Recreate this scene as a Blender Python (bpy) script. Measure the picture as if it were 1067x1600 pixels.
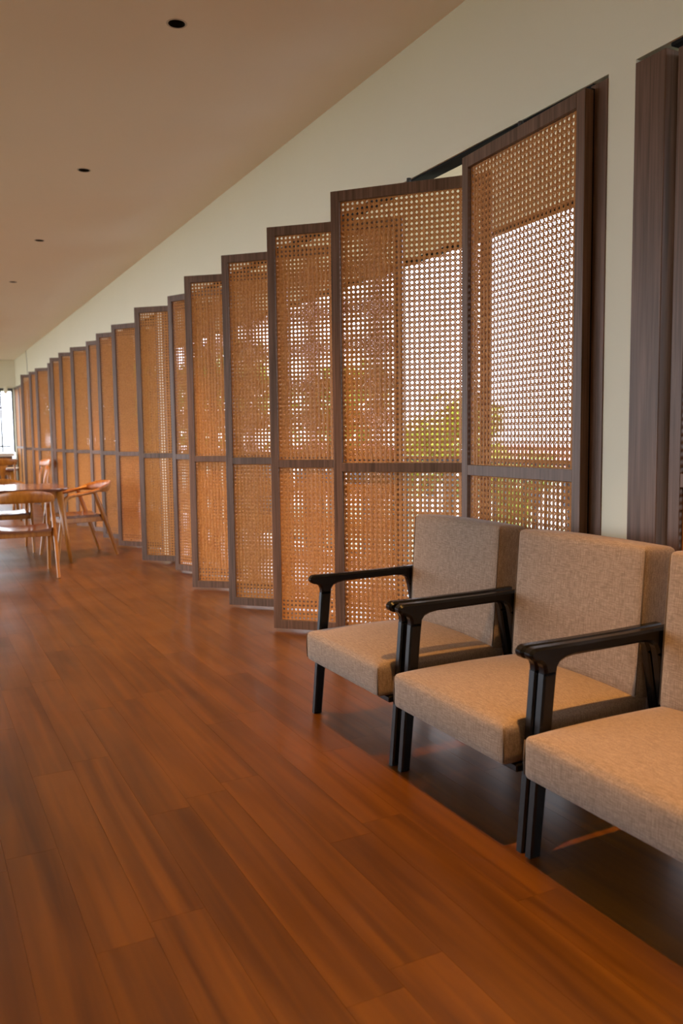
import bpy, bmesh, math, random
from mathutils import Vector, Matrix

random.seed(7)
for o in list(bpy.data.objects):
    bpy.data.objects.remove(o)
SC = bpy.context.scene
COL = SC.collection

# ------------------------------------------------------------------ camera
F_PX = 1300.0
cam_d = bpy.data.cameras.new('camera')
cam = bpy.data.objects.new('camera', cam_d)
COL.objects.link(cam)
SC.camera = cam
cam_d.sensor_fit = 'VERTICAL'
cam_d.sensor_height = 36.0
cam_d.lens = 36.0 * F_PX / 1600.0
cam_d.clip_end = 400
RT = Vector((0.889110, -0.457543, -0.011725))
UP = Vector((0.051604, 0.074758, 0.995866))
FW = Vector((0.454775, 0.886039, -0.090079))
cam.matrix_world = Matrix(((RT.x, UP.x, -FW.x, -2.3839), (RT.y, UP.y, -FW.y, 0.0), (RT.z, UP.z, -FW.z, 1.25), (0, 0, 0, 1)))
cam_d.dof.use_dof = True
cam_d.dof.focus_distance = 3.7
cam_d.dof.aperture_fstop = 3.2

# ------------------------------------------------------------------ sky, exposure
world = bpy.data.worlds.new('overcast_sky')
SC.world = world
world.use_nodes = True
wn = world.node_tree
bg = wn.nodes['Background']
bg.inputs[0].default_value = (0.82, 0.89, 1.0, 1)
bg.inputs[1].default_value = 7.0
SC.view_settings.view_transform = 'Standard'
SC.view_settings.look = 'None'
SC.view_settings.gamma = 1.0
SC.view_settings.use_curve_mapping = False
SC.view_settings.exposure = 0.0
LAMP_POWER = 520.0
LAMP_COLOR = (1.0, 0.49, 0.12)
SC.cycles.max_bounces = 10
SC.cycles.diffuse_bounces = 6
SC.cycles.glossy_bounces = 4
SC.cycles.sample_clamp_indirect = 6.0
SC.cycles.caustics_reflective = False
SC.cycles.caustics_refractive = False

# ------------------------------------------------------------------ helpers
def mesh(name, verts, faces, smooth=False):
    me = bpy.data.meshes.new(name)
    me.from_pydata(verts, [], faces)
    if smooth:
        me.polygons.foreach_set('use_smooth', [True] * len(me.polygons))
    me.update()
    return me

class MB:
    """collects shapes into one mesh"""
    def __init__(s): s.v = []; s.f = []
    def add(s, v, f):
        n = len(s.v); s.v += [tuple(p) for p in v]; s.f += [tuple(i + n for i in q) for q in f]
        return s
    def box(s, x0, x1, y0, y1, z0, z1):
        v = [(x, y, z) for z in (z0, z1) for y in (y0, y1) for x in (x0, x1)]
        return s.add(v, [(0, 2, 3, 1), (4, 5, 7, 6), (0, 1, 5, 4), (2, 6, 7, 3), (0, 4, 6, 2), (1, 3, 7, 5)])
    def bbox(s, x0, x1, y0, y1, z0, z1, b):
        """box with chamfered edges"""
        bm = bmesh.new()
        bmesh.ops.create_cube(bm, size=1.0)
        for q in bm.verts:
            q.co = Vector((x0 + (q.co.x + .5) * (x1 - x0), y0 + (q.co.y + .5) * (y1 - y0), z0 + (q.co.z + .5) * (z1 - z0)))
        bmesh.ops.bevel(bm, geom=bm.edges[:], offset=b, segments=1, affect='EDGES', profile=.5)
        bm.verts.index_update()
        s.add([q.co.copy() for q in bm.verts], [tuple(q.index for q in fc.verts) for fc in bm.faces])
        bm.free()
        return s
    def lathe(s, prof, n=24, c=(0, 0, 0), cap=False):
        v = []; f = []
        for r, z in prof:
            for k in range(n):
                a = 2 * math.pi * k / n
                v.append((c[0] + r * math.cos(a), c[1] + r * math.sin(a), c[2] + z))
        for i in range(len(prof) - 1):
            for k in range(n):
                f.append((i * n + k, i * n + (k + 1) % n, (i + 1) * n + (k + 1) % n, (i + 1) * n + k))
        if cap:
            f.append(tuple(range(n))[::-1]); m = (len(prof) - 1) * n; f.append(tuple(range(m, m + n)))
        return s.add(v, f)
    def sweep(s, path, sizes, side, n=10, p=3.0):
        """rounded-rectangle section along a path; sizes = (side width, other width) at each point"""
        P = [Vector(q) for q in path]; v = []; f = []
        for i, q in enumerate(P):
            t = (P[min(i + 1, len(P) - 1)] - P[max(i - 1, 0)]).normalized()
            sd = Vector(side[i] if isinstance(side, list) else side)
            sd = (sd - t * sd.dot(t)).normalized(); u = t.cross(sd)
            a, b = sizes[i] if isinstance(sizes, list) else sizes
            for k in range(n):
                th = 2 * math.pi * (k + .5) / n
                cx, cy = math.cos(th), math.sin(th)
                m = (abs(cx) ** p + abs(cy) ** p) ** (-1 / p)
                v.append(q + sd * (cx * m * a / 2) + u * (cy * m * b / 2))
        for i in range(len(P) - 1):
            for k in range(n):
                f.append((i * n + k, i * n + (k + 1) % n, (i + 1) * n + (k + 1) % n, (i + 1) * n + k))
        f.append(tuple(range(n))[::-1]); m = (len(P) - 1) * n; f.append(tuple(range(m, m + n)))
        return s.add(v, f)
    def prism(s, outline, y0, y1, ch=0.0):
        """outline in XZ (counter-clockwise seen from -Y) pulled along Y, edges chamfered by ch"""
        n = len(outline)
        def inset(d):
            res = []
            for i in range(n):
                a, b, c = Vector(outline[i - 1]), Vector(outline[i]), Vector(outline[(i + 1) % n])
                e1 = (b - a).normalized(); e2 = (c - b).normalized()
                n1 = Vector((-e1.y, e1.x)); n2 = Vector((-e2.y, e2.x)); m = n1 + n2
                m = m / max(m.length_squared / 2, .4)
                res.append(b + m * d)
            return res
        ins = inset(ch)
        rings = [(ins, y0), (outline, y0 + ch), (outline, y1 - ch), (ins, y1)] if ch else [(outline, y0), (outline, y1)]
        v = [(q[0], y, q[1]) for r, y in rings for q in r]; f = []
        for i in range(len(rings) - 1):
            for k in range(n):
                f.append((i * n + k, i * n + (k + 1) % n, (i + 1) * n + (k + 1) % n, (i + 1) * n + k))
        f.append(tuple(range(n))[::-1]); m = (len(rings) - 1) * n; f.append(tuple(range(m, m + n)))
        return s.add(v, f)
    def me(s, name, smooth=False): return mesh(name, s.v, s.f, smooth)
    def build(s, name, mat, parent=None, smooth=False):
        return obj(name, s.me(name, smooth), mat, parent)

def obj(name, me, mat=None, parent=None, loc=None):
    o = bpy.data.objects.new(name, me)
    COL.objects.link(o)
    if mat is not None and me is not None and not me.materials:
        me.materials.append(mat)
    if parent is not None:
        o.parent = parent
    if loc is not None:
        o.location = loc
    return o

def tag(o, label=None, cat=None, group=None, kind=None):
    for k, v in (('label', label), ('category', cat), ('group', group), ('kind', kind)):
        if v: o[k] = v
    return o

def empty(name, loc=(0, 0, 0), rz=0.0):
    o = bpy.data.objects.new(name, None)
    COL.objects.link(o)
    o.empty_display_size = .1
    o.location = loc; o.rotation_euler = (0, 0, rz)
    return o

def copy_tree(o, parent=None):
    c = o.copy(); COL.objects.link(c); c.parent = parent
    for ch in list(o.children):
        copy_tree(ch, c)
    return c

def autosmooth(o, ang=40):
    me = o.data
    me.polygons.foreach_set('use_smooth', [True] * len(me.polygons))
    bm = bmesh.new(); bm.from_mesh(me)
    bmesh.ops.recalc_face_normals(bm, faces=bm.faces[:])
    for e in bm.edges:
        if len(e.link_faces) == 2 and e.calc_face_angle(0) > math.radians(ang):
            e.smooth = False
    bm.to_mesh(me); bm.free()
    return o

# ------------------------------------------------------------------ materials
def mat(name, base, rough=.5, spec=.5):
    m = bpy.data.materials.new(name); m.use_nodes = True
    b = m.node_tree.nodes['Principled BSDF']
    b.inputs['Base Color'].default_value = (*base, 1)
    b.inputs['Roughness'].default_value = rough
    b.inputs['Specular IOR Level'].default_value = spec
    return m, m.node_tree, b

def N(nt, t, **kw):
    n = nt.nodes.new(t)
    for k, v in kw.items():
        setattr(n, k, v)
    return n

def grain(name, dark, light, scale, rough, bump=.0, rand=False, detail=6.0, spec=.5, fine=None, coat=0.0):
    """streaky wood: noise stretched along one object axis, each object offset by its own random number"""
    m, nt, b = mat(name, light, rough, spec)
    tc = N(nt, 'ShaderNodeTexCoord'); mp = N(nt, 'ShaderNodeMapping'); mp.inputs['Scale'].default_value = scale
    oi = N(nt, 'ShaderNodeObjectInfo'); mu = N(nt, 'ShaderNodeMath', operation='MULTIPLY'); mu.inputs[1].default_value = 37.0
    ad = N(nt, 'ShaderNodeVectorMath', operation='ADD')
    nt.links.new(oi.outputs['Random'], mu.inputs[0])
    nt.links.new(tc.outputs['Object'], mp.inputs['Vector'])
    nt.links.new(mp.outputs[0], ad.inputs[0]); nt.links.new(mu.outputs[0], ad.inputs[1])
    no = N(nt, 'ShaderNodeTexNoise'); no.inputs['Scale'].default_value = 1.0; no.inputs['Detail'].default_value = detail
    no.inputs['Distortion'].default_value = .6
    nt.links.new(ad.outputs[0], no.inputs['Vector'])
    cr = N(nt, 'ShaderNodeValToRGB')
    cr.color_ramp.elements[0].position = .3; cr.color_ramp.elements[0].color = (*dark, 1)
    cr.color_ramp.elements[1].position = .7; cr.color_ramp.elements[1].color = (*light, 1)
    nt.links.new(no.outputs['Fac'], cr.inputs[0])
    out = cr.outputs[0]
    if rand:
        hs = N(nt, 'ShaderNodeHueSaturation')
        mr = N(nt, 'ShaderNodeMapRange'); mr.inputs['To Min'].default_value = rand[0]; mr.inputs['To Max'].default_value = rand[1]
        nt.links.new(oi.outputs['Random'], mr.inputs['Value'])
        nt.links.new(mr.outputs[0], hs.inputs['Value']); nt.links.new(out, hs.inputs['Color']); out = hs.outputs[0]
    nt.links.new(out, b.inputs['Base Color'])
    if bump:
        bp = N(nt, 'ShaderNodeBump'); bp.inputs['Strength'].default_value = bump; bp.inputs['Distance'].default_value = .002
        nt.links.new(no.outputs['Fac'], bp.inputs['Height']); nt.links.new(bp.outputs[0], b.inputs['Normal'])
    if coat:
        b.inputs['Coat Weight'].default_value = coat; b.inputs['Coat Roughness'].default_value = .15
    return m

def plaster(name, base, amt=.04):
    m, nt, b = mat(name, base, .85, .25)
    tc = N(nt, 'ShaderNodeTexCoord'); no = N(nt, 'ShaderNodeTexNoise'); no.inputs['Scale'].default_value = 1.3; no.inputs['Detail'].default_value = 8
    nt.links.new(tc.outputs['Object'], no.inputs['Vector'])
    mx = N(nt, 'ShaderNodeMix', data_type='RGBA')
    mx.inputs[6].default_value = (*[c * (1 - amt) for c in base], 1); mx.inputs[7].default_value = (*[min(1, c * (1 + amt)) for c in base], 1)
    nt.links.new(no.outputs['Fac'], mx.inputs[0]); nt.links.new(mx.outputs[2], b.inputs['Base Color'])
    n2 = N(nt, 'ShaderNodeTexNoise'); n2.inputs['Scale'].default_value = 60
    nt.links.new(tc.outputs['Object'], n2.inputs['Vector'])
    bp = N(nt, 'ShaderNodeBump'); bp.inputs['Strength'].default_value = .08; bp.inputs['Distance'].default_value = .002
    nt.links.new(n2.outputs['Fac'], bp.inputs['Height']); nt.links.new(bp.outputs[0], b.inputs['Normal'])
    return m

def fabric(name, c1, c2):
    m, nt, b = mat(name, c1, .95, .15)
    tc = N(nt, 'ShaderNodeTexCoord')
    outs = []
    for sc in ((800, 80, 800), (900, 800, 80)):
        mp = N(nt, 'ShaderNodeMapping'); mp.inputs['Scale'].default_value = sc
        no = N(nt, 'ShaderNodeTexNoise'); no.inputs['Scale'].default_value = .45; no.inputs['Detail'].default_value = 3
        nt.links.new(tc.outputs['Object'], mp.inputs['Vector']); nt.links.new(mp.outputs[0], no.inputs['Vector'])
        outs.append(no.outputs['Fac'])
    mu = N(nt, 'ShaderNodeMath', operation='MULTIPLY'); nt.links.new(outs[0], mu.inputs[0]); nt.links.new(outs[1], mu.inputs[1])
    cr = N(nt, 'ShaderNodeValToRGB')
    cr.color_ramp.elements[0].position = .14; cr.color_ramp.elements[0].color = (*c2, 1)
    cr.color_ramp.elements[1].position = .38; cr.color_ramp.elements[1].color = (*c1, 1)
    nt.links.new(mu.outputs[0], cr.inputs[0]); nt.links.new(cr.outputs[0], b.inputs['Base Color'])
    bp = N(nt, 'ShaderNodeBump'); bp.inputs['Strength'].default_value = .35; bp.inputs['Distance'].default_value = .001
    nt.links.new(mu.outputs[0], bp.inputs['Height']); nt.links.new(bp.outputs[0], b.inputs['Normal'])
    b.inputs['Sheen Weight'].default_value = .15; b.inputs['Sheen Roughness'].default_value = .5
    return m

def leafy(name, c1, c2):
    m, nt, b = mat(name, c1, .55, .3)
    tc = N(nt, 'ShaderNodeTexCoord'); no = N(nt, 'ShaderNodeTexNoise'); no.inputs['Scale'].default_value = 2.5
    nt.links.new(tc.outputs['Object'], no.inputs['Vector'])
    mx = N(nt, 'ShaderNodeMix', data_type='RGBA'); mx.inputs[6].default_value = (*c1, 1); mx.inputs[7].default_value = (*c2, 1)
    nt.links.new(no.outputs['Fac'], mx.inputs[0]); nt.links.new(mx.outputs[2], b.inputs['Base Color'])
    return m

M = {}
M['ceiling'] = plaster('ceiling_paint', (.86, .775, .66), .02)
M['wall'] = plaster('wall_paint', (.76, .72, .57), .03)
M['walnut'] = grain('walnut_laminate', (.075, .036, .015), (.18, .095, .058), (70, 70, 2.2), .45, .05, spec=.3)
M['plank'] = grain('floor_plank', (.062, .0185, .0008), (.138, .046, .0018), (20, .9, 20), .34, .04, rand=(.90, 1.08), spec=.5)
nt = M['plank'].node_tree
_g = N(nt, 'ShaderNodeNewGeometry'); _n = N(nt, 'ShaderNodeTexNoise'); _n.inputs['Scale'].default_value = 2.2; _n.inputs['Detail'].default_value = 5
_r = N(nt, 'ShaderNodeMapRange'); _r.inputs['From Min'].default_value = .35; _r.inputs['From Max'].default_value = .65; _r.inputs['To Min'].default_value = .29; _r.inputs['To Max'].default_value = .37
nt.links.new(_g.outputs['Position'], _n.inputs['Vector']); nt.links.new(_n.outputs['Fac'], _r.inputs['Value'])
nt.links.new(_r.outputs[0], nt.nodes['Principled BSDF'].inputs['Roughness'])
M['groove'] = mat('floor_groove', (.06, .022, .008), .7)[0]
M['cane'] = grain('rattan_cane', (.39, .148, .026), (.63, .285, .074), (90, 90, 90), .42, 0, spec=.5)
M['black_wood'] = grain('black_lacquered_wood', (.003, .003, .003), (.006, .005, .005), (60, 60, 4), .25, .01, spec=.3)
M['taupe'] = fabric('taupe_tweed', (.345, .255, .190), (.195, .138, .100))
M['seam'] = mat('seam_thread', (.10, .068, .046), .9)[0]
M['teak'] = grain('teak', (.24, .075, .010), (.42, .155, .020), (30, 30, 3), .30, .03, spec=.5)
M['dark_teak'] = grain('dark_teak', (.12, .045, .022), (.21, .085, .045), (4, 40, 40), .13, .01, spec=.5)
M['track'] = mat('black_track', (.008, .008, .008), .8, .2)[0]
M['soffit'] = grain('cream_soffit_board', (.72, .66, .52), (.82, .76, .62), (20, 1, 20), .6)
M['terrace'] = plaster('terrace_concrete', (.45, .43, .40), .1)
M['metal'] = mat('dark_metal', (.03, .03, .032), .4)[0]
M['trim_white'] = mat('white_trim', (.55, .48, .40), .5)[0]
M['cup'] = mat('dark_reflector', (.012, .009, .006), .3)[0]
M['steel'] = mat('steel', (.5, .5, .5), .3)[0]
M['leaf'] = leafy('leaf_green', (.16, .22, .03), (.34, .36, .04))
M['leaf2'] = leafy('leaf_yellow_green', (.30, .34, .03), (.50, .46, .05))
M['bark'] = grain('bark', (.08, .06, .045), (.16, .12, .09), (20, 20, 3), .9)
M['grass'] = plaster('garden_ground', (.17, .16, .10), .25)
M['house'] = plaster('house_paint', (.80, .78, .74), .05)
M['roof'] = grain('red_roof', (.36, .13, .11), (.50, .20, .17), (3, 20, 3), .7)
M['blue_paint'] = mat('blue_paint', (.16, .18, .50), .6)[0]
M['window'] = mat('dark_glass', (.05, .06, .08), .1)[0]
M['china'] = mat('white_china', (.85, .85, .83), .2)[0]
M['slate'] = fabric('slate_blue_fabric', (.13, .14, .20), (.07, .08, .12))
M['counter'] = mat('beige_counter', (.62, .54, .44), .35)[0]
mb_, nt_, b_ = mat('lamp_bulb', (1, .8, .5), .5)
b_.inputs['Emission Color'].default_value = (*LAMP_COLOR, 1); b_.inputs['Emission Strength'].default_value = 3.0
M['bulb'] = mb_

# ------------------------------------------------------------------ setting: dimensions
ZH, ZC = 2.587, 3.255           # head of the openings, ceiling
Y0, Y1 = -4.0, 22.5             # behind the camera, end wall
XL = -6.0                       # unseen side opposite, openings guessed
WT = .10                        # wall thickness
BAYS = [(-3.9, 2.139), (2.505, 8.585), (8.985, 15.075), (15.365, 22.4)]
LAMPX = -1.137
LAMPY = [-.80 - 2.455, -.80, 1.655, 4.119, 6.574, 9.02, 11.478, 13.93, 16.39, 18.84]

# ------------------------------------------------------------------ floor
fl = MB().box(XL, .2, Y0, Y1, -.12, -.006).build('floor', M['groove'])
tag(fl, 'warm brown wood plank floor running the length of the hall', kind='structure')
PW, PL = .15, 1.21
pm = MB().box(-PW / 2 + .0003, PW / 2 - .0003, -PL / 2 + .0003, PL / 2 - .0003, -.006, 0).me('plank')
pm.materials.append(M['plank'])
far = MB()
cells = []
ncol = int(math.ceil((.2 - XL) / PW))
for i in range(ncol):
    xc = .2 - PW * (i + .5)
    off = (i * .437 + .31 * ((i * 7) % 5)) % 1.0 * PL
    j = 0
    y = Y0 - off
    while y < Y1:
        cells.append((xc, y + PL / 2)); y += PL
camp = Vector((-2.3839, 0, 1.25))
def seen(x, y, m=1.06):
    q = Vector((x, y, 0)) - camp; d = q.dot(FW)
    if d < .3: return False
    return abs(q.dot(RT) / d * F_PX) < 533 * m + 30 and abs(q.dot(UP) / d * F_PX) < 800 * m + 30
near = []
for c in cells:
    if any(seen(c[0] + a, c[1] + b) for a in (-PW / 2, PW / 2) for b in (-PL / 2, 0, PL / 2)):
        near.append(c)
    else:
        far.box(max(c[0] - PW / 2 + .0003, XL), c[0] + PW / 2 - .0003, max(c[1] - PL / 2 + .0003, Y0), min(c[1] + PL / 2 - .0003, Y1), -.006, 0)
near.sort(key=lambda c: (c[1] ** 2 + (c[0] + 2.4) ** 2))
for c in near[300:]:
    far.box(c[0] - PW / 2 + .0003, c[0] + PW / 2 - .0003, c[1] - PL / 2 + .0003, min(c[1] + PL / 2 - .0003, Y1), -.006, 0)
for c in near[:300]:
    obj('plank', pm, None, fl, (c[0], c[1], 0))
tag(far.build('floor_boards', M['plank'], fl), kind='stuff')

# ------------------------------------------------------------------ ceiling with round cut-outs
LR = .041
ce = MB()
cx0, cx1 = LAMPX - .1, LAMPX + .1
def cquad(x0, x1, y0, y1): ce.add([(x0, y0, ZC), (x1, y0, ZC), (x1, y1, ZC), (x0, y1, ZC)], [(0, 3, 2, 1)])
cquad(XL, cx0, Y0, Y1); cquad(cx1, WT, Y0, Y1)
yy = Y0
for ly in LAMPY:
    cquad(cx0, cx1, yy, ly - .1); yy = ly + .1
    n = 32; v = []; f = []
    for k in range(n):
        a = 2 * math.pi * (k + .5) / n; cx, sy = math.cos(a), math.sin(a); m = 1 / max(abs(cx), abs(sy))
        v.append((LAMPX + .1 * cx * m, ly + .1 * sy * m, ZC))
    # square corners are kept by snapping the ring onto the square
    for k in range(n):
        a = 2 * math.pi * (k + .5) / n
        v.append((LAMPX + LR * math.cos(a), ly + LR * math.sin(a), ZC))
    for k in range(n):
        f.append((k, n + k, n + (k + 1) % n, (k + 1) % n))
    ce.add(v, f)
    for sx in (-1, 1):
        for s2 in (-1, 1):
            # tiny corner triangles of the square
            kk = [k for k in range(n) if (v[k][0] - LAMPX) * sx > 0 and (v[k][1] - ly) * s2 > 0]
            kk.sort(key=lambda k: (LAMPX + .1 * sx - v[k][0]) ** 2 + (ly + .1 * s2 - v[k][1]) ** 2)
            a, b2 = v[kk[0]], v[kk[1]]
            ce.add([a, b2, (LAMPX + .1 * sx, ly + .1 * s2, ZC)], [(0, 1, 2)])
cquad(cx0, cx1, yy, Y1)
ceo = ce.build('ceiling', M['ceiling'])
tag(ceo, 'smooth painted ceiling with a row of recessed downlights', kind='structure')
rf = MB().box(XL - .2, WT, Y0 - .2, Y1 + .2, ZC + .15, ZC + .3).build('sky_block_slab', M['wall'], ceo)  # unseen slab added over the ceiling to block light from the sky

# ------------------------------------------------------------------ long right wall: lintel, piers, end pieces
w = MB()
w.box(0, WT, Y0, Y1, ZH, ZC + .15)
wr = w.build('wall_right', M['wall'])
tag(wr, 'cream plaster wall above and between the cane screens', kind='structure')
piers = [(2.285, 2.418), (8.69, 8.88), (15.17, 15.27)]
for a, b in piers:
    MB().box(0, WT, a, b, 0, ZH).build('pillar', M['wall'], wr)
MB().box(0, WT, Y0, BAYS[0][0], 0, ZH).build('pillar', M['wall'], wr)
MB().box(0, WT, BAYS[3][1], Y1, 0, ZH).build('pillar', M['wall'], wr)
# jamb boards beside the piers
ti = 1
for a, b in ((2.418, 2.507), (2.147, 2.285), (8.585, 8.69), (8.88, 8.985), (15.075, 15.17), (15.27, 15.365)):
    o = MB().bbox(-.004, .095, a + .0003, b - .0003, .0, ZH - .014, .002).build('trim_%d' % ti, M['walnut']); ti += 1
    tag(o, 'walnut jamb board beside a white pier', kind='structure')
for a, b in BAYS:
    o = MB().box(.010, .09, a + .001, b - .001, ZH - .012, ZH).build('trim_%d' % ti, M['track']); ti += 1
    tag(o, 'black head track of the pivot screens under the lintel', kind='structure')
# black strips added behind the jamb gaps, their colour stands in for shade
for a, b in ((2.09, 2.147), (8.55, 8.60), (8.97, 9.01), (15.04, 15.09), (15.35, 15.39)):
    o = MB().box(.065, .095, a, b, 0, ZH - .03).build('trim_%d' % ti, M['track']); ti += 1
    tag(o, 'black strip standing in for the shade of the jamb gap beside a pier', kind='structure')

o = MB().box(-.02, .10, 2.484, 2.5069, 0, ZH - .03).build('trim_%d' % ti, M['track']); ti += 1  # black fill in the open slit, painting it as dark as shade
tag(o, 'black strip standing in for the shade in the gap beside the nearly shut screen', kind='structure')
# ------------------------------------------------------------------ end wall, open side, back wall
ew = MB()
ew.box(XL, WT, Y1, Y1 + .2, ZH - .03, ZC + .15)
ew.box(XL, -.06, Y1, Y1 + .2, 0, .80)
ew.box(XL, XL + .2, Y1, Y1 + .2, 0, ZH)
ew.box(-.06, WT, Y1, Y1 + .2, 0, ZH)
ewo = tag(ew.build('wall_back', M['wall']), 'far end wall with window band', kind='structure')
# sloping end of the lintel: small rounded drop beside the corner
nb = MB().sweep([(-.24, Y1 - .06, 2.60), (-.24, Y1 - .06, 2.47), (-.24, Y1 - .06, 2.43), (-.24, Y1 - .06, 2.405)], [(.09, .10), (.088, .10), (.07, .08), (.02, .03)], (1, 0, 0), 12, 2.4)
nb.build('bracket', M['wall'], ewo, True)
ol = MB()  # unseen side: solid and open bays shaped for the daylight they let in
ol.box(XL - .2, XL, Y0, 3.2, 0, ZC + .15)
ol.box(XL - .2, XL, 3.2, 6.4, 2.8, ZC + .15)
ol.box(XL - .2, XL, 6.4, Y1, 3.0, ZC + .15)
for y in (3.2, 6.4, 11.6, 16.8, Y1 - .2):
    ol.box(XL - .2, XL, y, y + .2, 0, 2.8 if y < 6 else 3.0)
tag(ol.build('wall_left', M['wall']), 'unseen side of the hall with posts, openings shaped to steer the daylight', kind='structure')
tag(MB().box(XL, WT, Y0 - .2, Y0, 0, ZC + .15).build('wall_front', M['wall']), 'wall behind the viewer', kind='structure')
# window at the far end
wf = MB()
XW0, XW1 = XL + .2, -.06
wf.box(XW0, XW1, Y1 + .05, Y1 + .10, 2.50, 2.56)
wf.box(XW1 - .04, XW1, Y1 + .05, Y1 + .10, .95, 2.5)
wf.box(XW0, XW0 + .04, Y1 + .05, Y1 + .10, .95, 2.5)
wfo = tag(wf.build('window_1', M['metal']), 'far end window with black mullion and transom', kind='structure')
for x in [-.36 - .95 * k for k in range(6)]:
    MB().box(x - .02, x + .02, Y1 + .05, Y1 + .10, .95, 2.5).build('mullion', M['metal'], wfo)
MB().box(XW0, XW1, Y1 + .06, Y1 + .09, 2.06, 2.085).build('transom', M['steel'], wfo)

# ------------------------------------------------------------------ pivot screens with woven cane
LW, LT, SW = .86, .040, .050
ZB, ZTOP = .018, 2.552
RB, RM0, RM1, RTP = .075, 1.059, 1.108, 2.497
def cane_mesh(name, wd, h, pitch):
    """double uprights, double crossings and two sets of diagonals, each strand a shallow ridge"""
    nx, nz = round(wd / pitch), round(h / pitch); px, pz = wd / nx, h / nz
    mb = MB()
    def strand(a, b, width, y, th):
        a = Vector(a); b = Vector(b); t = (b - a).normalized(); s = Vector((-t.y, t.x)) * width / 2
        v = []
        for q in (a, b):
            v += [(q.x - s.x, y, q.y - s.y), (q.x, y - th, q.y), (q.x + s.x, y, q.y + s.y), (q.x, y + th, q.y)]
        mb.add(v, [(0, 4, 5, 1), (1, 5, 6, 2), (2, 6, 7, 3), (3, 7, 4, 0)])
    p = px
    for i in range(nx + 1):
        for s in (-1, 1):
            x = i * px + s * .118 * p
            if 0 <= x <= wd: strand((x, 0), (x, h), .215 * p, .0012, .0016)
    for i in range(nz + 1):
        for s in (-1, 1):
            z = i * pz + s * .118 * p
            if 0 <= z <= h: strand((0, z), (wd, z), .215 * p, -.0006, .0016)
    k = -nz - 1
    while k < nx + nz + 1:
        for sg in (1, -1):
            # line x/px - sg*z/pz = k + .5
            c = k + .5
            pts = []
            for (xa, za) in ((0, None), (wd, None), (None, 0), (None, h)):
                if xa is not None:
                    zz = sg * (xa / px - c) * pz
                    if -1e-9 <= zz <= h + 1e-9: pts.append((xa, zz))
                else:
                    xx = (c + sg * za / pz) * px
                    if -1e-9 <= xx <= wd + 1e-9: pts.append((xx, za))
            if len(pts) >= 2:
                pts.sort(); 
                if (Vector(pts[0]) - Vector(pts[-1])).length > p * .3:
                    strand(pts[0], pts[-1], .24 * p, -.0022 if sg > 0 else -.0038, .0015)
        k += 1
    me = mb.me(name)
    bm = bmesh.new(); bm.from_mesh(me)
    bmesh.ops.recalc_face_normals(bm, faces=bm.faces[:])
    bm.to_mesh(me); bm.free()
    me.materials.append(M['cane'])
    return me
CW = LW - 2 * SW
cane_u = cane_mesh('cane_upper', CW, RTP - RM1, .0273)
cane_l = cane_mesh('cane_lower', CW, RM0 - RB, .0273)
def fm(*a):
    me = MB().bbox(*a, .0012).me('frame_piece'); me.materials.append(M['walnut']); return me
stile = fm(-SW / 2, SW / 2, -LT / 2, LT / 2, ZB, ZTOP)
rail_t = fm(-CW / 2, CW / 2, -LT / 2, LT / 2, RTP, ZTOP)
rail_m = fm(-CW / 2, CW / 2, -LT / 2 + .0008, LT / 2 - .0008, RM0, RM1)
rail_b = fm(-CW / 2, CW / 2, -LT / 2, LT / 2, ZB, RB)
pin = MB().lathe([(.012, 0), (.012, 1)], 10, cap=True).me('pivot_pin'); pin.materials.append(M['metal'])
def screen(y, ang, label, x=-.03, zs=1.0):
    t = empty('pivot_screen', (x, y, 0), math.radians(90 + ang))
    tag(t, label, 'screen', 'cane pivot screens along the long wall')
    for s in (-1, 1):
        obj('stile', stile, None, t, (s * (LW / 2 - SW / 2), 0, 0))
    obj('top_rail', rail_t, None, t); obj('middle_rail', rail_m, None, t); obj('bottom_rail', rail_b, None, t)
    tag(obj('upper_cane_panel', cane_u, None, t, (-CW / 2, 0, RM1)), 'open woven honey-coloured rattan', kind='stuff')
    tag(obj('lower_cane_panel', cane_l, None, t, (-CW / 2, 0, RB)), 'open woven honey-coloured rattan', kind='stuff')
    a = obj('pivot_pin', pin, None, t, (0, 0, 0)); a.scale = (1, 1, ZB + .005)
    a = obj('pivot_pin', pin, None, t, (0, 0, ZTOP - .005)); a.scale = (1, 1, ZH - .012 - ZTOP + .006)
    return t
ORD = ['first', 'second', 'third', 'fourth', 'fifth', 'sixth', 'seventh', 'eighth', 'ninth', 'tenth', 'eleventh', 'twelfth', 'thirteenth', 'fourteenth', 'fifteenth', 'sixteenth']
SCR = [(2.912, -3.0), (3.78, 41.75), (4.648, 46.25), (5.518, 45.0), (6.39, 49.25), (7.262, 25.25), (8.134, 46.25),
       (9.432, 35.75), (10.304, 36.25), (11.176, 29.5), (12.03, 42.5), (12.89, 49.0), (13.76, 49.75), (14.63, 32.0),
       (15.81, 42.5), (16.68, 43.5), (17.55, 57.25)]
for i, (y, a) in enumerate(SCR):
    if i == 0: lb = 'cane screen just left of the white pillar, swung almost shut'
    elif i == 1: lb = 'widest open cane screen, directly behind the farthest taupe armchair'
    elif i == 5: lb = 'narrow-looking cane screen, sixth left of the white pillar, less open than its neighbours'
    elif i == 16: lb = 'last open cane screen at the far end of the row, palest'
    else: lb = 'turned cane screen in walnut frame, %s one left of the white pillar' % ORD[i]
    screen(y, a, lb, x=-.01 if i == 0 else -.03)
for k, y in enumerate((18.42, 19.29, 20.16, 21.03, 21.9)):
    screen(y, 0.0, 'shut cane screen in the far corner past the last open one, %s from it' % ORD[k])
screen(1.668, 0.0, 'shut cane screen right of the white pillar, cut by the frame edge', x=.02)
screen(.796, 0.0, 'shut cane screen nearest the viewer on the right wall', x=.02)

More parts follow.
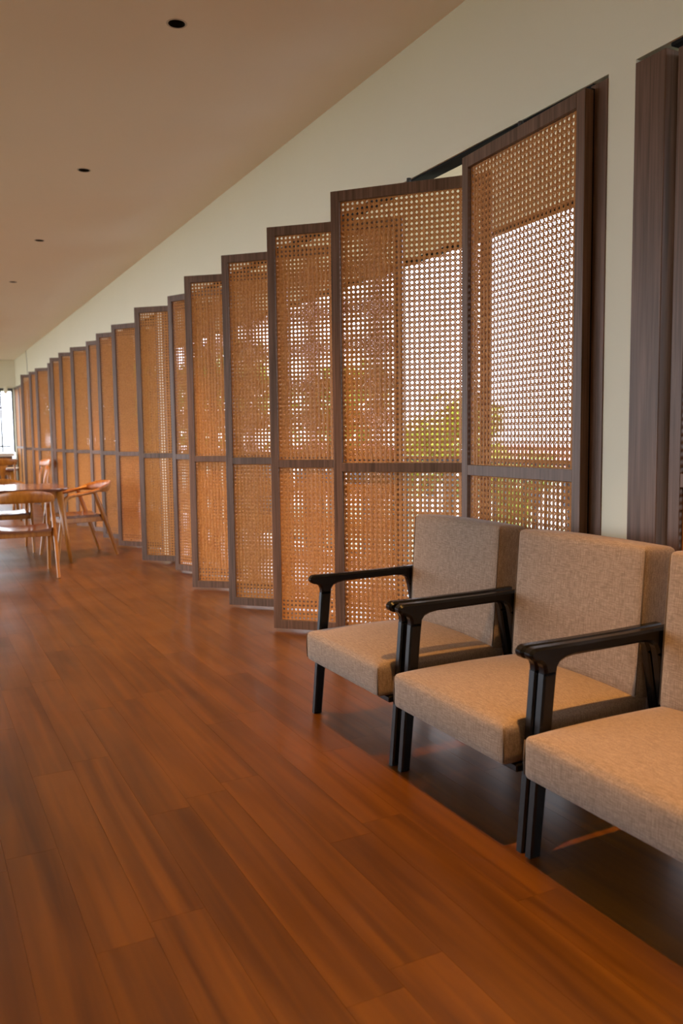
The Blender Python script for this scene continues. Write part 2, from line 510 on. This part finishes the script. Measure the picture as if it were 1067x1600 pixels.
# ------------------------------------------------------------------ downlights
ring = MB().lathe([(LR, -.001), (LR + .003, -.003), (LR + .006, -.003), (LR + .010, 0.0)], 32).me('trim_ring', True); ring.materials.append(M['trim_white'])
cup = MB().lathe([(LR, -.001), (LR - .001, .010), (LR - .004, .05), (LR - .012, .105), (.001, .11)], 32).me('reflector', True); cup.materials.append(M['cup'])
bulb = MB().lathe([(.001, .088), (.012, .09), (.018, .098), (.019, .108)], 20).me('bulb', True); bulb.materials.append(M['bulb'])
dn = ['nearest and largest downlight in the ceiling row', 'second downlight of the ceiling row', 'third downlight of the ceiling row', 'fourth and smallest visible downlight by the left frame edge']
for i, y in enumerate(LAMPY):
    t = empty('downlight', (LAMPX, y, ZC))
    k = i - 3
    if 0 <= k < 4: lb = dn[k]
    elif k < 0: lb = 'ceiling downlight beyond the top frame edge, %s behind the nearest seen' % ORD[-k - 1]
    else: lb = 'far ceiling downlight past the fourth, %s on' % ORD[k - 4]
    tag(t, lb, 'downlight', 'recessed ceiling downlights')
    obj('trim_ring', ring, None, t); obj('reflector', cup, None, t); obj('bulb', bulb, None, t)
    ld = bpy.data.lights.new('lamp_light', 'SPOT'); ld.energy = LAMP_POWER; ld.color = LAMP_COLOR
    ld.spot_size = math.radians(66); ld.spot_blend = 1.0; ld.shadow_soft_size = .025
    lo = bpy.data.objects.new('lamp_light', ld); COL.objects.link(lo); lo.parent = t; lo.location = (0, 0, .005)

# ------------------------------------------------------------------ lounge chairs
def rbox(w_, d_, h_, r, nx, ny, nz, crown=0.0, belly=0.0, rtop=None):
    """padded box: rounded edges, crowned top, slightly bellied sides; base centred on the origin"""
    bm = bmesh.new()
    v = {}; faces = []
    def key(i, j, k):
        if (i, j, k) not in v:
            v[(i, j, k)] = bm.verts.new((i / nx - .5, j / ny - .5, k / nz - .5))
        return v[(i, j, k)]
    for i in range(nx):
        for j in range(ny):
            bm.faces.new([key(i, j, 0), key(i, j + 1, 0), key(i + 1, j + 1, 0), key(i + 1, j, 0)])
            bm.faces.new([key(i, j, nz), key(i + 1, j, nz), key(i + 1, j + 1, nz), key(i, j + 1, nz)])
    for i in range(nx):
        for k in range(nz):
            bm.faces.new([key(i, 0, k), key(i + 1, 0, k), key(i + 1, 0, k + 1), key(i, 0, k + 1)])
            bm.faces.new([key(i, ny, k), key(i, ny, k + 1), key(i + 1, ny, k + 1), key(i + 1, ny, k)])
    for j in range(ny):
        for k in range(nz):
            bm.faces.new([key(0, j, k), key(0, j, k + 1), key(0, j + 1, k + 1), key(0, j + 1, k)])
            bm.faces.new([key(nx, j, k), key(nx, j + 1, k), key(nx, j + 1, k + 1), key(nx, j, k + 1)])
    def warp(t, n_, L):   # rows: edge, half radius, radius, then even
        k = round((t + .5) * n_); e = [0, .3 * r / L, r / L]
        if k < 3: return e[k] - .5
        if n_ - k < 3: return .5 - e[n_ - k]
        return (2 * (k - 2) / (n_ - 4) - 1) * (.5 - r / L)
    for q in bm.verts:
        u = Vector((warp(q.co.x, nx, w_), warp(q.co.y, ny, d_), warp(q.co.z, nz, h_)))
        p = Vector((u.x * w_, u.y * d_, u.z * h_))
        inn = Vector((max(-w_ / 2 + r, min(w_ / 2 - r, p.x)), max(-d_ / 2 + r, min(d_ / 2 - r, p.y)), max(-h_ / 2 + r, min(h_ / 2 - r, p.z))))
        d = p - inn
        if d.length > 1e-9: p = inn + d.normalized() * r
        cx = (1 - (2 * u.x) ** 2); cy = (1 - (2 * u.y) ** 2); cz = (1 - (2 * u.z) ** 2)
        if u.z > 0: p.z += crown * (max(0, cx) ** .6) * (max(0, cy) ** .6) * (2 * u.z)
        p.x += math.copysign(belly, u.x) * cy * cz * (abs(2 * u.x))
        p.y += math.copysign(belly, u.y) * cx * cz * (abs(2 * u.y))
        q.co = p + Vector((0, 0, h_ / 2))
    bmesh.ops.recalc_face_normals(bm, faces=bm.faces[:])
    me = bpy.data.meshes.new('cushion'); bm.to_mesh(me); bm.free()
    me.polygons.foreach_set('use_smooth', [True] * len(me.polygons))
    return me

def arc(cx, cz, r, a0, a1, n=5):
    return [(cx + r * math.cos(math.radians(a0 + (a1 - a0) * i / n)), cz + r * math.sin(math.radians(a0 + (a1 - a0) * i / n))) for i in range(n + 1)]

# local frame: x = towards the wall (0 at the front face of the seat), y along the wall, z up
AT = .634           # arm top
def lounge_chair():
    t = empty('armchair')
    hw = .345        # centre of the side frames
    aw = .038
    # arms: one outline with a rounded nose and filleted brackets over both legs
    up = [(.042, AT), (.20, AT - .001), (.40, AT + .000), (.598, AT + .004)]
    nose = [(.030, AT - .004), (.021, AT - .014), (.021, AT - .024), (.028, AT - .034), (.038, AT - .039)]
    under = [(.058, AT - .043), (.070, AT - .052), (.076, AT - .066), (.077, AT - .085),
             (.123, AT - .085), (.126, AT - .066), (.136, AT - .052), (.158, AT - .043), (.19, AT - .038),
             (.47, AT - .035), (.505, AT - .039), (.523, AT - .050), (.532, AT - .066), (.537, AT - .085),
             (.598, AT - .085)]
    outline = list(reversed(up)) + nose + under
    for s in (-1, 1):
        o = MB().prism(outline, s * hw - aw / 2, s * hw + aw / 2, .008).build('armrest', M['black_wood'], t)
        autosmooth(o, 35)
        zl = AT - .083
        fr = [(.075, zl), (.030, .0), (.068, .0), (.123, zl)]
        o = MB().prism(fr, s * hw - .017, s * hw + .017, .006).build('leg', M['black_wood'], t)
        rr = [(.537, zl), (.640, .0), (.680, .0), (.598, zl)]
        o = MB().prism(rr, s * hw - .017, s * hw + .017, .006).build('leg', M['black_wood'], t)
    MB().bbox(.035, .068, -hw + .017, hw - .017, .238, .262, .004).build('front_rail', M['black_wood'], t)
    MB().bbox(.55, .585, -hw + .017, hw - .017, .225, .262, .004).build('rear_rail', M['black_wood'], t)
    for s in (-1, 1):
        MB().bbox(.06, .56, s * (hw - .03) - .012, s * (hw - .03) + .012, .235, .262, .004).build('side_rail', M['black_wood'], t)
    c = obj('seat_cushion', rbox(.60, .64, .125, .016, 22, 24, 10, crown=.034, belly=.004), M['taupe'], t, (.29, 0, .262))
    b = obj('backrest', rbox(.145, .638, .503, .016, 10, 24, 20, crown=.010, belly=.006), M['taupe'], t, (.600, 0, .375))
    b.rotation_euler = (0, math.radians(4.0), 0)
    for sy in (-1, 1):
        MB().sweep([(-.2965, sy * .3165, .012), (-.2985, sy * .3185, .06), (-.2965, sy * .3165, .114)], (.005, .005), (0, 1, 0), 6, 2).build('seam', M['seam'], c, True)
        MB().sweep([(-.0695, sy * .3155, .015), (-.0700, sy * .3165, .25), (-.0695, sy * .3155, .49)], (.004, .004), (0, 1, 0), 6, 2).build('seam', M['seam'], b, True)
    return t
ch0 = lounge_chair()
XS = -.855
chairs = [(2.998, 'taupe armchair farthest from the viewer, left end of the row of three'),
          (2.243, 'middle taupe armchair of the row, in front of the white pillar'),
          (1.512, 'nearest taupe armchair, cut off by the right frame edge')]
for i, (y, lb) in enumerate(chairs):
    o = ch0 if i == 0 else copy_tree(ch0)
    o.location = (XS, y, 0)
    tag(o, lb, 'armchair', 'black framed taupe armchairs in a row')

# ------------------------------------------------------------------ dining chairs and tables
def smooth_path(pts, n=6):
    P = [Vector(p) for p in pts]; out = []
    for i in range(len(P) - 1):
        a, b, c, d = P[max(i - 1, 0)], P[i], P[i + 1], P[min(i + 2, len(P) - 1)]
        for k in range(n):
            s = k / n
            out.append(.5 * ((2 * b) + (c - a) * s + (2 * a - 5 * b + 4 * c - d) * s * s + (3 * b - a - 3 * c + d) * s ** 3))
    out.append(P[-1]); return out

def dining_chair():
    """low carver: front legs bend into arms that sweep up into a broad curved crest. front = -y"""
    t = empty('dining_chair')
    for s in (-1, 1):
        p = smooth_path([(s * .27, -.31, 0), (s * .268, -.262, .30), (s * .265, -.218, .57), (s * .264, -.190, .635), (s * .264, -.135, .663), (s * .266, .0, .680), (s * .262, .13, .705), (s * .235, .215, .722)], 5)
        n = len(p)
        sz = []
        for i in range(n):
            u = i / (n - 1)
            sz.append((.032 + .012 * min(1, u * 2), .038 + .012 * math.sin(min(1, u * 1.6) * math.pi)))
        autosmooth(MB().sweep(p, sz, (1, 0, 0), 10, 3).build('front_leg_arm', M['teak'], t, True), 50)
        p = [(s * .262, .345, 0), (s * .262, .25, .30), (s * .260, .175, .52), (s * .258, .115, .69)]
        autosmooth(MB().sweep(p, [(.030, .036), (.036, .048), (.038, .052), (.034, .042)], (1, 0, 0), 10, 3).build('rear_leg', M['teak'], t, True), 50)
        MB().bbox(s * .245 - .012, s * .245 + .012, -.23, .20, .375, .425, .004).build('side_apron', M['teak'], t)
    MB().bbox(-.235, .235, -.235, -.212, .375, .425, .004).build('front_apron', M['teak'], t)
    MB().bbox(-.235, .235, .19, .213, .375, .425, .004).build('rear_apron', M['teak'], t)
    # crest: curved band, tall in the middle
    pts = []; sz = []
    for i in range(17):
        u = -1 + 2 * i / 16
        pts.append((.262 * math.sin(u * 1.45) / math.sin(1.45),   .11 + .25 * (math.cos(u * 1.35)), .715 + .035 * math.cos(u * math.pi / 2)))
        sz.append((.045 + .070 * math.cos(u * math.pi / 2) ** .8 if abs(u) < 1 else .045, .024))
    sides = [(0, .25, 1)] * 17
    autosmooth(MB().sweep(pts, sz, sides, 12, 3.5).build('crest', M['teak'], t, True), 50)
    # dished seat board
    nx, ny = 12, 12; v = []; f = []
    for lay in (0, 1):
        for j in range(ny + 1):
            for i in range(nx + 1):
                a, b = -1 + 2 * i / nx, -1 + 2 * j / ny
                rx = .255 * (1 - .06 * max(0, b) ** 2)
                z = (.447 - .016 * (1 - a * a) * (1 - .4 * b * b) + .006 * a * a) if lay else .424
                v.append((a * rx * (1 - .05 * abs(b) ** 6), b * .255 - .01, z))
    m = (nx + 1) * (ny + 1)
    for j in range(ny):
        for i in range(nx):
            q = j * (nx + 1) + i
            f.append((q, q + nx + 1, q + nx + 2, q + 1)); f.append((m + q, m + q + 1, m + q + nx + 2, m + q + nx + 1))
    for i in range(nx):
        f.append((i, i + 1, m + i + 1, m + i)); q = ny * (nx + 1) + i; f.append((q, m + q, m + q + 1, q + 1))
    for j in range(ny):
        q = j * (nx + 1); f.append((q, m + q, m + q + nx + 1, q + nx + 1)); q += nx; f.append((q, q + nx + 1, m + q + nx + 1, m + q))
    autosmooth(MB().add(v, f).build('seat', M['dark_teak'], t), 40)
    return t
dc0 = dining_chair()
DC = [(-.835, 9.33, -80, 'teak carver at the right end of the dining table, turned sideways'),
      (-1.52, 8.17, 180, 'teak carver on the near side of the dining table, back to the viewer'),
      (-1.50, 10.08, 0, 'teak carver on the far side of the dining table, facing the viewer')]
for i, (x, y, a, lb) in enumerate(DC):
    o = dc0 if i == 0 else copy_tree(dc0)
    o.location = (x, y, 0); o.rotation_euler = (0, 0, math.radians(a))
    tag(o, lb, 'chair', 'teak carvers round the dining table')

def table(name, x0, x1, y0, y1, h, label):
    t = empty(name, ((x0 + x1) / 2, (y0 + y1) / 2, 0))
    tag(t, label, 'table')
    a, b = (x1 - x0) / 2, (y1 - y0) / 2
    # slightly bowed rounded top with an undercut edge
    out = []
    n = 64
    for k in range(n):
        th = 2 * math.pi * (k + .5) / n; c, s = math.cos(th), math.sin(th)
        m = (abs(c) ** 9 + abs(s) ** 9) ** (-1 / 9)
        out.append((c * m * a, s * m * b))
    v = []; f = []
    for sc_, z in ((.965, h - .034), (.995, h - .016), (1.0, h - .010), (.997, h)):
        v += [(p[0] * sc_, p[1] * sc_, z) for p in out]
    for i in range(3):
        for k in range(n):
            f.append((i * n + k, i * n + (k + 1) % n, (i + 1) * n + (k + 1) % n, (i + 1) * n + k))
    f.append(tuple(range(n))[::-1]); f.append(tuple(range(3 * n, 4 * n)))
    autosmooth(MB().add(v, f).build('table_top', M['dark_teak'], t), 30)
    for sx in (-1, 1):
        for sy in (-1, 1):
            p0 = (sx * (a - .115), sy * (b - .115), h - .03); p1 = (sx * (a - .035), sy * (b - .035), 0)
            MB().sweep([p0, [(p0[i] + p1[i]) / 2 for i in range(3)], p1], [(.064, .064), (.056, .056), (.034, .034)], (1, 0, 0), 14, 2).build('leg', M['teak'], t, True)
        MB().bbox(-a + .13, a - .13, sx * (b - .12) - .011, sx * (b - .12) + .011, h - .105, h - .032, .003).build('apron', M['teak'], t)
        MB().bbox(sx * (a - .12) - .011, sx * (a - .12) + .011, -b + .13, b - .13, h - .105, h - .032, .003).build('apron', M['teak'], t)
    return t
table('dining_table', -2.85, -.965, 8.72, 9.90, .765, 'dark-topped dining table with splayed teak legs')
table('dining_table', -2.3, -.70, 15.9, 16.8, .74, 'far dining table mostly hidden behind the nearer one')

def splat_chair(loc, rz, label):
    """taller side chair: curved crest on two posts and a flared splat. front = -y"""
    t = empty('side_chair', loc, math.radians(rz))
    tag(t, label, 'chair', 'tall-backed side chairs farther back')
    for s in (-1, 1):
        MB().sweep([(s * .20, .27, 0), (s * .20, .21, .44), (s * .20, .235, .70), (s * .195, .275, .88)], [(.028, .03), (.034, .042), (.032, .038), (.028, .03)], (1, 0, 0), 10, 3).build('rear_leg', M['teak'], t, True)
        MB().sweep([(s * .21, -.22, 0), (s * .205, -.20, .43)], [(.026, .026), (.038, .038)], (1, 0, 0), 10, 3).build('front_leg', M['teak'], t, True)
    pts = []; sz = []
    for i in range(13):
        u = -1 + 2 * i / 12
        pts.append((.235 * u, .245 + .05 * (1 - u * u), .88 + .012 * (1 - u * u))); sz.append((.09 + .03 * (1 - u * u), .026))
    MB().sweep(pts, sz, [(0, .2, 1)] * 13, 12, 3.5).build('crest', M['teak'], t, True)
    MB().sweep([(0, .205, .43), (0, .225, .62), (0, .26, .75), (0, .285, .86)], [(.05, .014), (.06, .014), (.10, .014), (.20, .014)], (1, 0, 0), 10, 4).build('splat', M['teak'], t, True)
    obj('seat', rbox(.44, .43, .04, .012, 10, 10, 4, crown=.006), M['dark_teak'], t, (0, 0, .42))
    return t
splat_chair((-1.03, 15.55, 0), 180, 'tall-backed teak side chair beyond the dining table at the left edge')
splat_chair((-.75, 14.0, 0), -80, 'tall-backed teak side chair seen edge-on beyond the dining table')
pl = MB().lathe([(.02, 0), (.07, .0), (.13, .018), (.128, .022), (.07, .006), (.001, .005)], 28).build('plate', M['china'], None, True)
pl.location = (-.80, 16.15, .7405); tag(pl, 'white plate on the far dining table', 'plate')
tb = empty('upholstered_chair', (-1.25, 17.25, 0), 0)
tag(tb, 'slate-blue upholstered chair at the far dining table', 'chair')
obj('seat_cushion', rbox(.52, .52, .16, .04, 12, 12, 6, crown=.02), M['slate'], tb, (0, 0, .30))
obj('backrest', rbox(.56, .13, .52, .05, 12, 6, 12, crown=.02), M['slate'], tb, (0, .26, .36))
for sx in (-1, 1):
    for sy in (-1, 1):
        MB().sweep([(sx * .22, sy * .22, 0), (sx * .20, sy * .20, .31)], [(.024, .024), (.036, .036)], (1, 0, 0), 10, 2).build('leg', M['teak'], tb, True)

# ------------------------------------------------------------------ far end: counter, railing, wall cable
cb = empty('counter', (-.9, Y1 - .25, 0)); tag(cb, 'beige-topped low counter under the far window', 'counter')
MB().bbox(-.9, .76, -.24, .24, .86, .94, .006).build('counter_top', M['counter'], cb)
MB().bbox(-.88, .72, -.15, .22, .0, .86, .004).build('body', M['walnut'], cb)
def railing(name, x, y0, y1, ztop, z0, sp, label, along='y'):
    t = empty(name, (x, y0, z0) if along == 'y' else (y0, x, z0)); tag(t, label, 'railing')
    L = y1 - y0; H = ztop - z0
    def bar(a0, a1, b0, b1, c0, c1):
        return MB().bbox(b0, b1, a0, a1, c0, c1, .002) if along == 'y' else MB().bbox(a0, a1, b0, b1, c0, c1, .002)
    bar(0, L, -.02, .02, H - .04, H).build('top_rail', M['metal'], t)
    if H > .3: bar(0, L, -.015, .015, .08, .11).build('bottom_rail', M['metal'], t)
    lo = .11 if H > .3 else 0.0
    me = bar(-.008, .008, -.008, .008, lo, H - .04).me('baluster'); me.materials.append(M['metal'])
    n = int(L / sp)
    for k in range(n):
        p = (k + .5) * L / n
        obj('baluster', me, None, t, (0, p, 0) if along == 'y' else (p, 0, 0))
    if H > .3:
        pm_ = bar(-.02, .02, -.02, .02, 0, H).me('post'); pm_.materials.append(M['metal'])
        k = 0
        while k <= L:
            obj('post', pm_, None, t, (0, k, 0) if along == 'y' else (k, 0, 0)); k += 1.5
    return t
railing('window_railing', Y1 - .05, -1.3, -.16, 1.13, .94, .1, 'low black railing along the counter at the far window', 'x')
cbl = MB().sweep(smooth_path([(-.006, 20.02, 3.25), (-.008, 19.99, 3.15), (-.006, 19.95, 3.0), (-.006, 19.93, 2.84), (-.006, 19.94, 2.66)], 4), (.008, .008), (0, 1, 0), 6, 2).build('cable', M['metal'], None, True)
tag(cbl, 'thin dark cable hanging down the wall near the far corner', 'cable')

# ------------------------------------------------------------------ outside: terrace, soffit, railing, garden
tr = tag(MB().box(.2, 1.75, Y0, Y1 + 6, -.16, -.02).build('terrace', M['terrace']), 'concrete terrace outside the screens', kind='structure')
so = tag(MB().box(WT, 1.62, Y0, Y1 + 6, 2.80, 2.95).build('soffit', M['wall']), 'cream boarded eave above the terrace', kind='structure')
bw = .16
for k in range(9):
    x = WT + .005 + k * bw
    MB().bbox(x + .002, min(x + bw - .002, 1.6), Y0, Y1 + 6, 2.785, 2.80, .001).build('soffit_board', M['soffit'], so)
MB().box(1.60, 1.66, Y0, Y1 + 6, 2.765, 2.97).build('fascia', M['track'], so)
railing('terrace_railing', 1.55, 1.0, 22.0, 1.075, -.02, .115, 'black metal terrace railing seen through the cane')
gr = tag(MB().box(-60, 150, -60, 190, -3.4, -3.2).build('ground', M['grass']), 'grass around the building', kind='structure')

def foliage_mesh(name, n, seed, mt, rx=1.6, rz=1.5):
    rnd = random.Random(seed); v = []; f = []
    lobes = [(rnd.uniform(-.7, .7) * rx, rnd.uniform(-.7, .7) * rx, rnd.uniform(-.6, .7) * rz, rnd.uniform(.35, .6)) for _ in range(11)]
    for _ in range(n):
        lx, ly, lz, lr = rnd.choice(lobes)
        d = Vector((rnd.gauss(0, 1), rnd.gauss(0, 1), rnd.gauss(0, 1))).normalized() * (lr * rx * rnd.uniform(.55, 1.0))
        c = Vector((lx, ly, lz)) + d
        a = Vector((rnd.gauss(0, 1), rnd.gauss(0, 1), rnd.gauss(0, .5))).normalized()
        b = a.cross(Vector((rnd.gauss(0, 1), rnd.gauss(0, 1), rnd.gauss(0, 1)))).normalized()
        up = a.cross(b); L = rnd.uniform(.10, .19); W = L * .45; i = len(v)
        v += [c, c + a * L * .5 + b * W * .5 + up * .02, c + a * L, c + a * L * .5 - b * W * .5 + up * .02]
        f += [(i, i + 1, i + 2), (i, i + 2, i + 3)]
    me = mesh(name, [tuple(q) for q in v], f); me.materials.append(mt); return me
fols = [foliage_mesh('foliage', 5200, 1, M['leaf']), foliage_mesh('foliage', 5200, 2, M['leaf2']), foliage_mesh('foliage', 5200, 3, M['leaf'])]
def tree(x, y, top, s, k, label):
    t = empty('tree', (x, y, -3.2)); tag(t, label, 'tree', 'garden trees beyond the terrace')
    zc = top - 1.7 * s + 3.2
    o = obj('crown', fols[k], None, t, (0, 0, zc)); o.scale = (s, s, s); o.rotation_euler = (0, 0, k * 1.3 + x); tag(o, kind='stuff')
    MB().sweep([(0, 0, 0), (.08 * s, .05, zc * .5), (0, 0, zc), (.1 * s, .1 * s, zc + .8 * s)], [(.34, .34), (.26, .26), (.18, .18), (.06, .06)], (1, 0, 0), 10, 2).build('trunk', M['bark'], t, True)
TREES = [(9.0, 16.5, 2.6, .75, 1, 'yellow-green tree seen through the nearly shut cane screen'),
         (12.5, 21.5, 2.1, .95, 1, 'low yellow-green tree seen through the widest open cane screen'),
         (16.0, 23.0, .9, 1.0, 0, 'low green tree seen below the railing beside the pillar'),
         (8.5, 21.8, 3.6, 1.0, 0, 'green tree seen through the third cane screen'),
         (7.0, 25.5, 4.6, 1.25, 2, 'tall green tree seen through the fifth cane screen'),
         (5.5, 30.0, 4.9, 1.4, 0, 'tall dark tree seen past the sixth cane screen'),
         (4.2, 35.5, 5.2, 1.5, 2, 'tall dark tree far beyond the middle screens'),
         (12.0, 11.5, .6, 1.0, 0, 'low bush-like tree below the railing on the right'),
         (-.2, 42.0, 1.9, 1.1, 1, 'yellow-green tree seen through the far end window')]
for a in TREES: tree(*a)
def house(x, y, w_, d_, h_, label, rh=1.3, blue=False):
    t = empty('house', (x, y, -3.2)); tag(t, label, 'house', 'neighbouring houses')
    MB().box(-w_ / 2, w_ / 2, -d_ / 2, d_ / 2, 0, h_).build('wall', M['house'], t)
    e = .35
    MB().add([(-w_ / 2 - e, -d_ / 2 - e, h_ - .05), (w_ / 2 + e, -d_ / 2 - e, h_ - .05), (w_ / 2 + e, d_ / 2 + e, h_ - .05), (-w_ / 2 - e, d_ / 2 + e, h_ - .05), (0, -d_ / 2 * .6, h_ + rh), (0, d_ / 2 * .6, h_ + rh)],
             [(0, 1, 4), (1, 2, 5, 4), (2, 3, 5), (3, 0, 4, 5), (0, 3, 2, 1)]).build('roof', M['roof'], t)
    wm = MB().bbox(-.05, .05, -.5, .5, 0, 1.2, .01).me('window_pane'); wm.materials.append(M['window'])
    for k in range(int(d_ / 2.2)):
        obj('window_pane', wm, None, t, (-w_ / 2 - .01, -d_ / 2 + 1.2 + k * 2.2, h_ - 2.0))
    wm2 = MB().bbox(-.5, .5, -.05, .05, 0, 1.2, .01).me('window_pane'); wm2.materials.append(M['window'])
    for k in range(int(w_ / 2.2)):
        obj('window_pane', wm2, None, t, (-w_ / 2 + 1.2 + k * 2.2, -d_ / 2 - .01, h_ - 2.0))
    if blue:
        MB().box(-w_ / 2 - .06, -w_ / 2, -.6, .6, h_ - 1.2, h_ - .4).build('shutter', M['blue_paint'], t)
house(28, 36, 8, 12, 3.0, 'white house with a red roof beyond the trees, behind the nearly shut screen', .9, True)
house(24, 52, 9, 10, 3.1, 'white house with a red roof far behind the widest screen', 1.1)
house(-2.5, 58, 8, 7, 4.4, 'pale house with a pinkish roof seen through the far end window', .9)
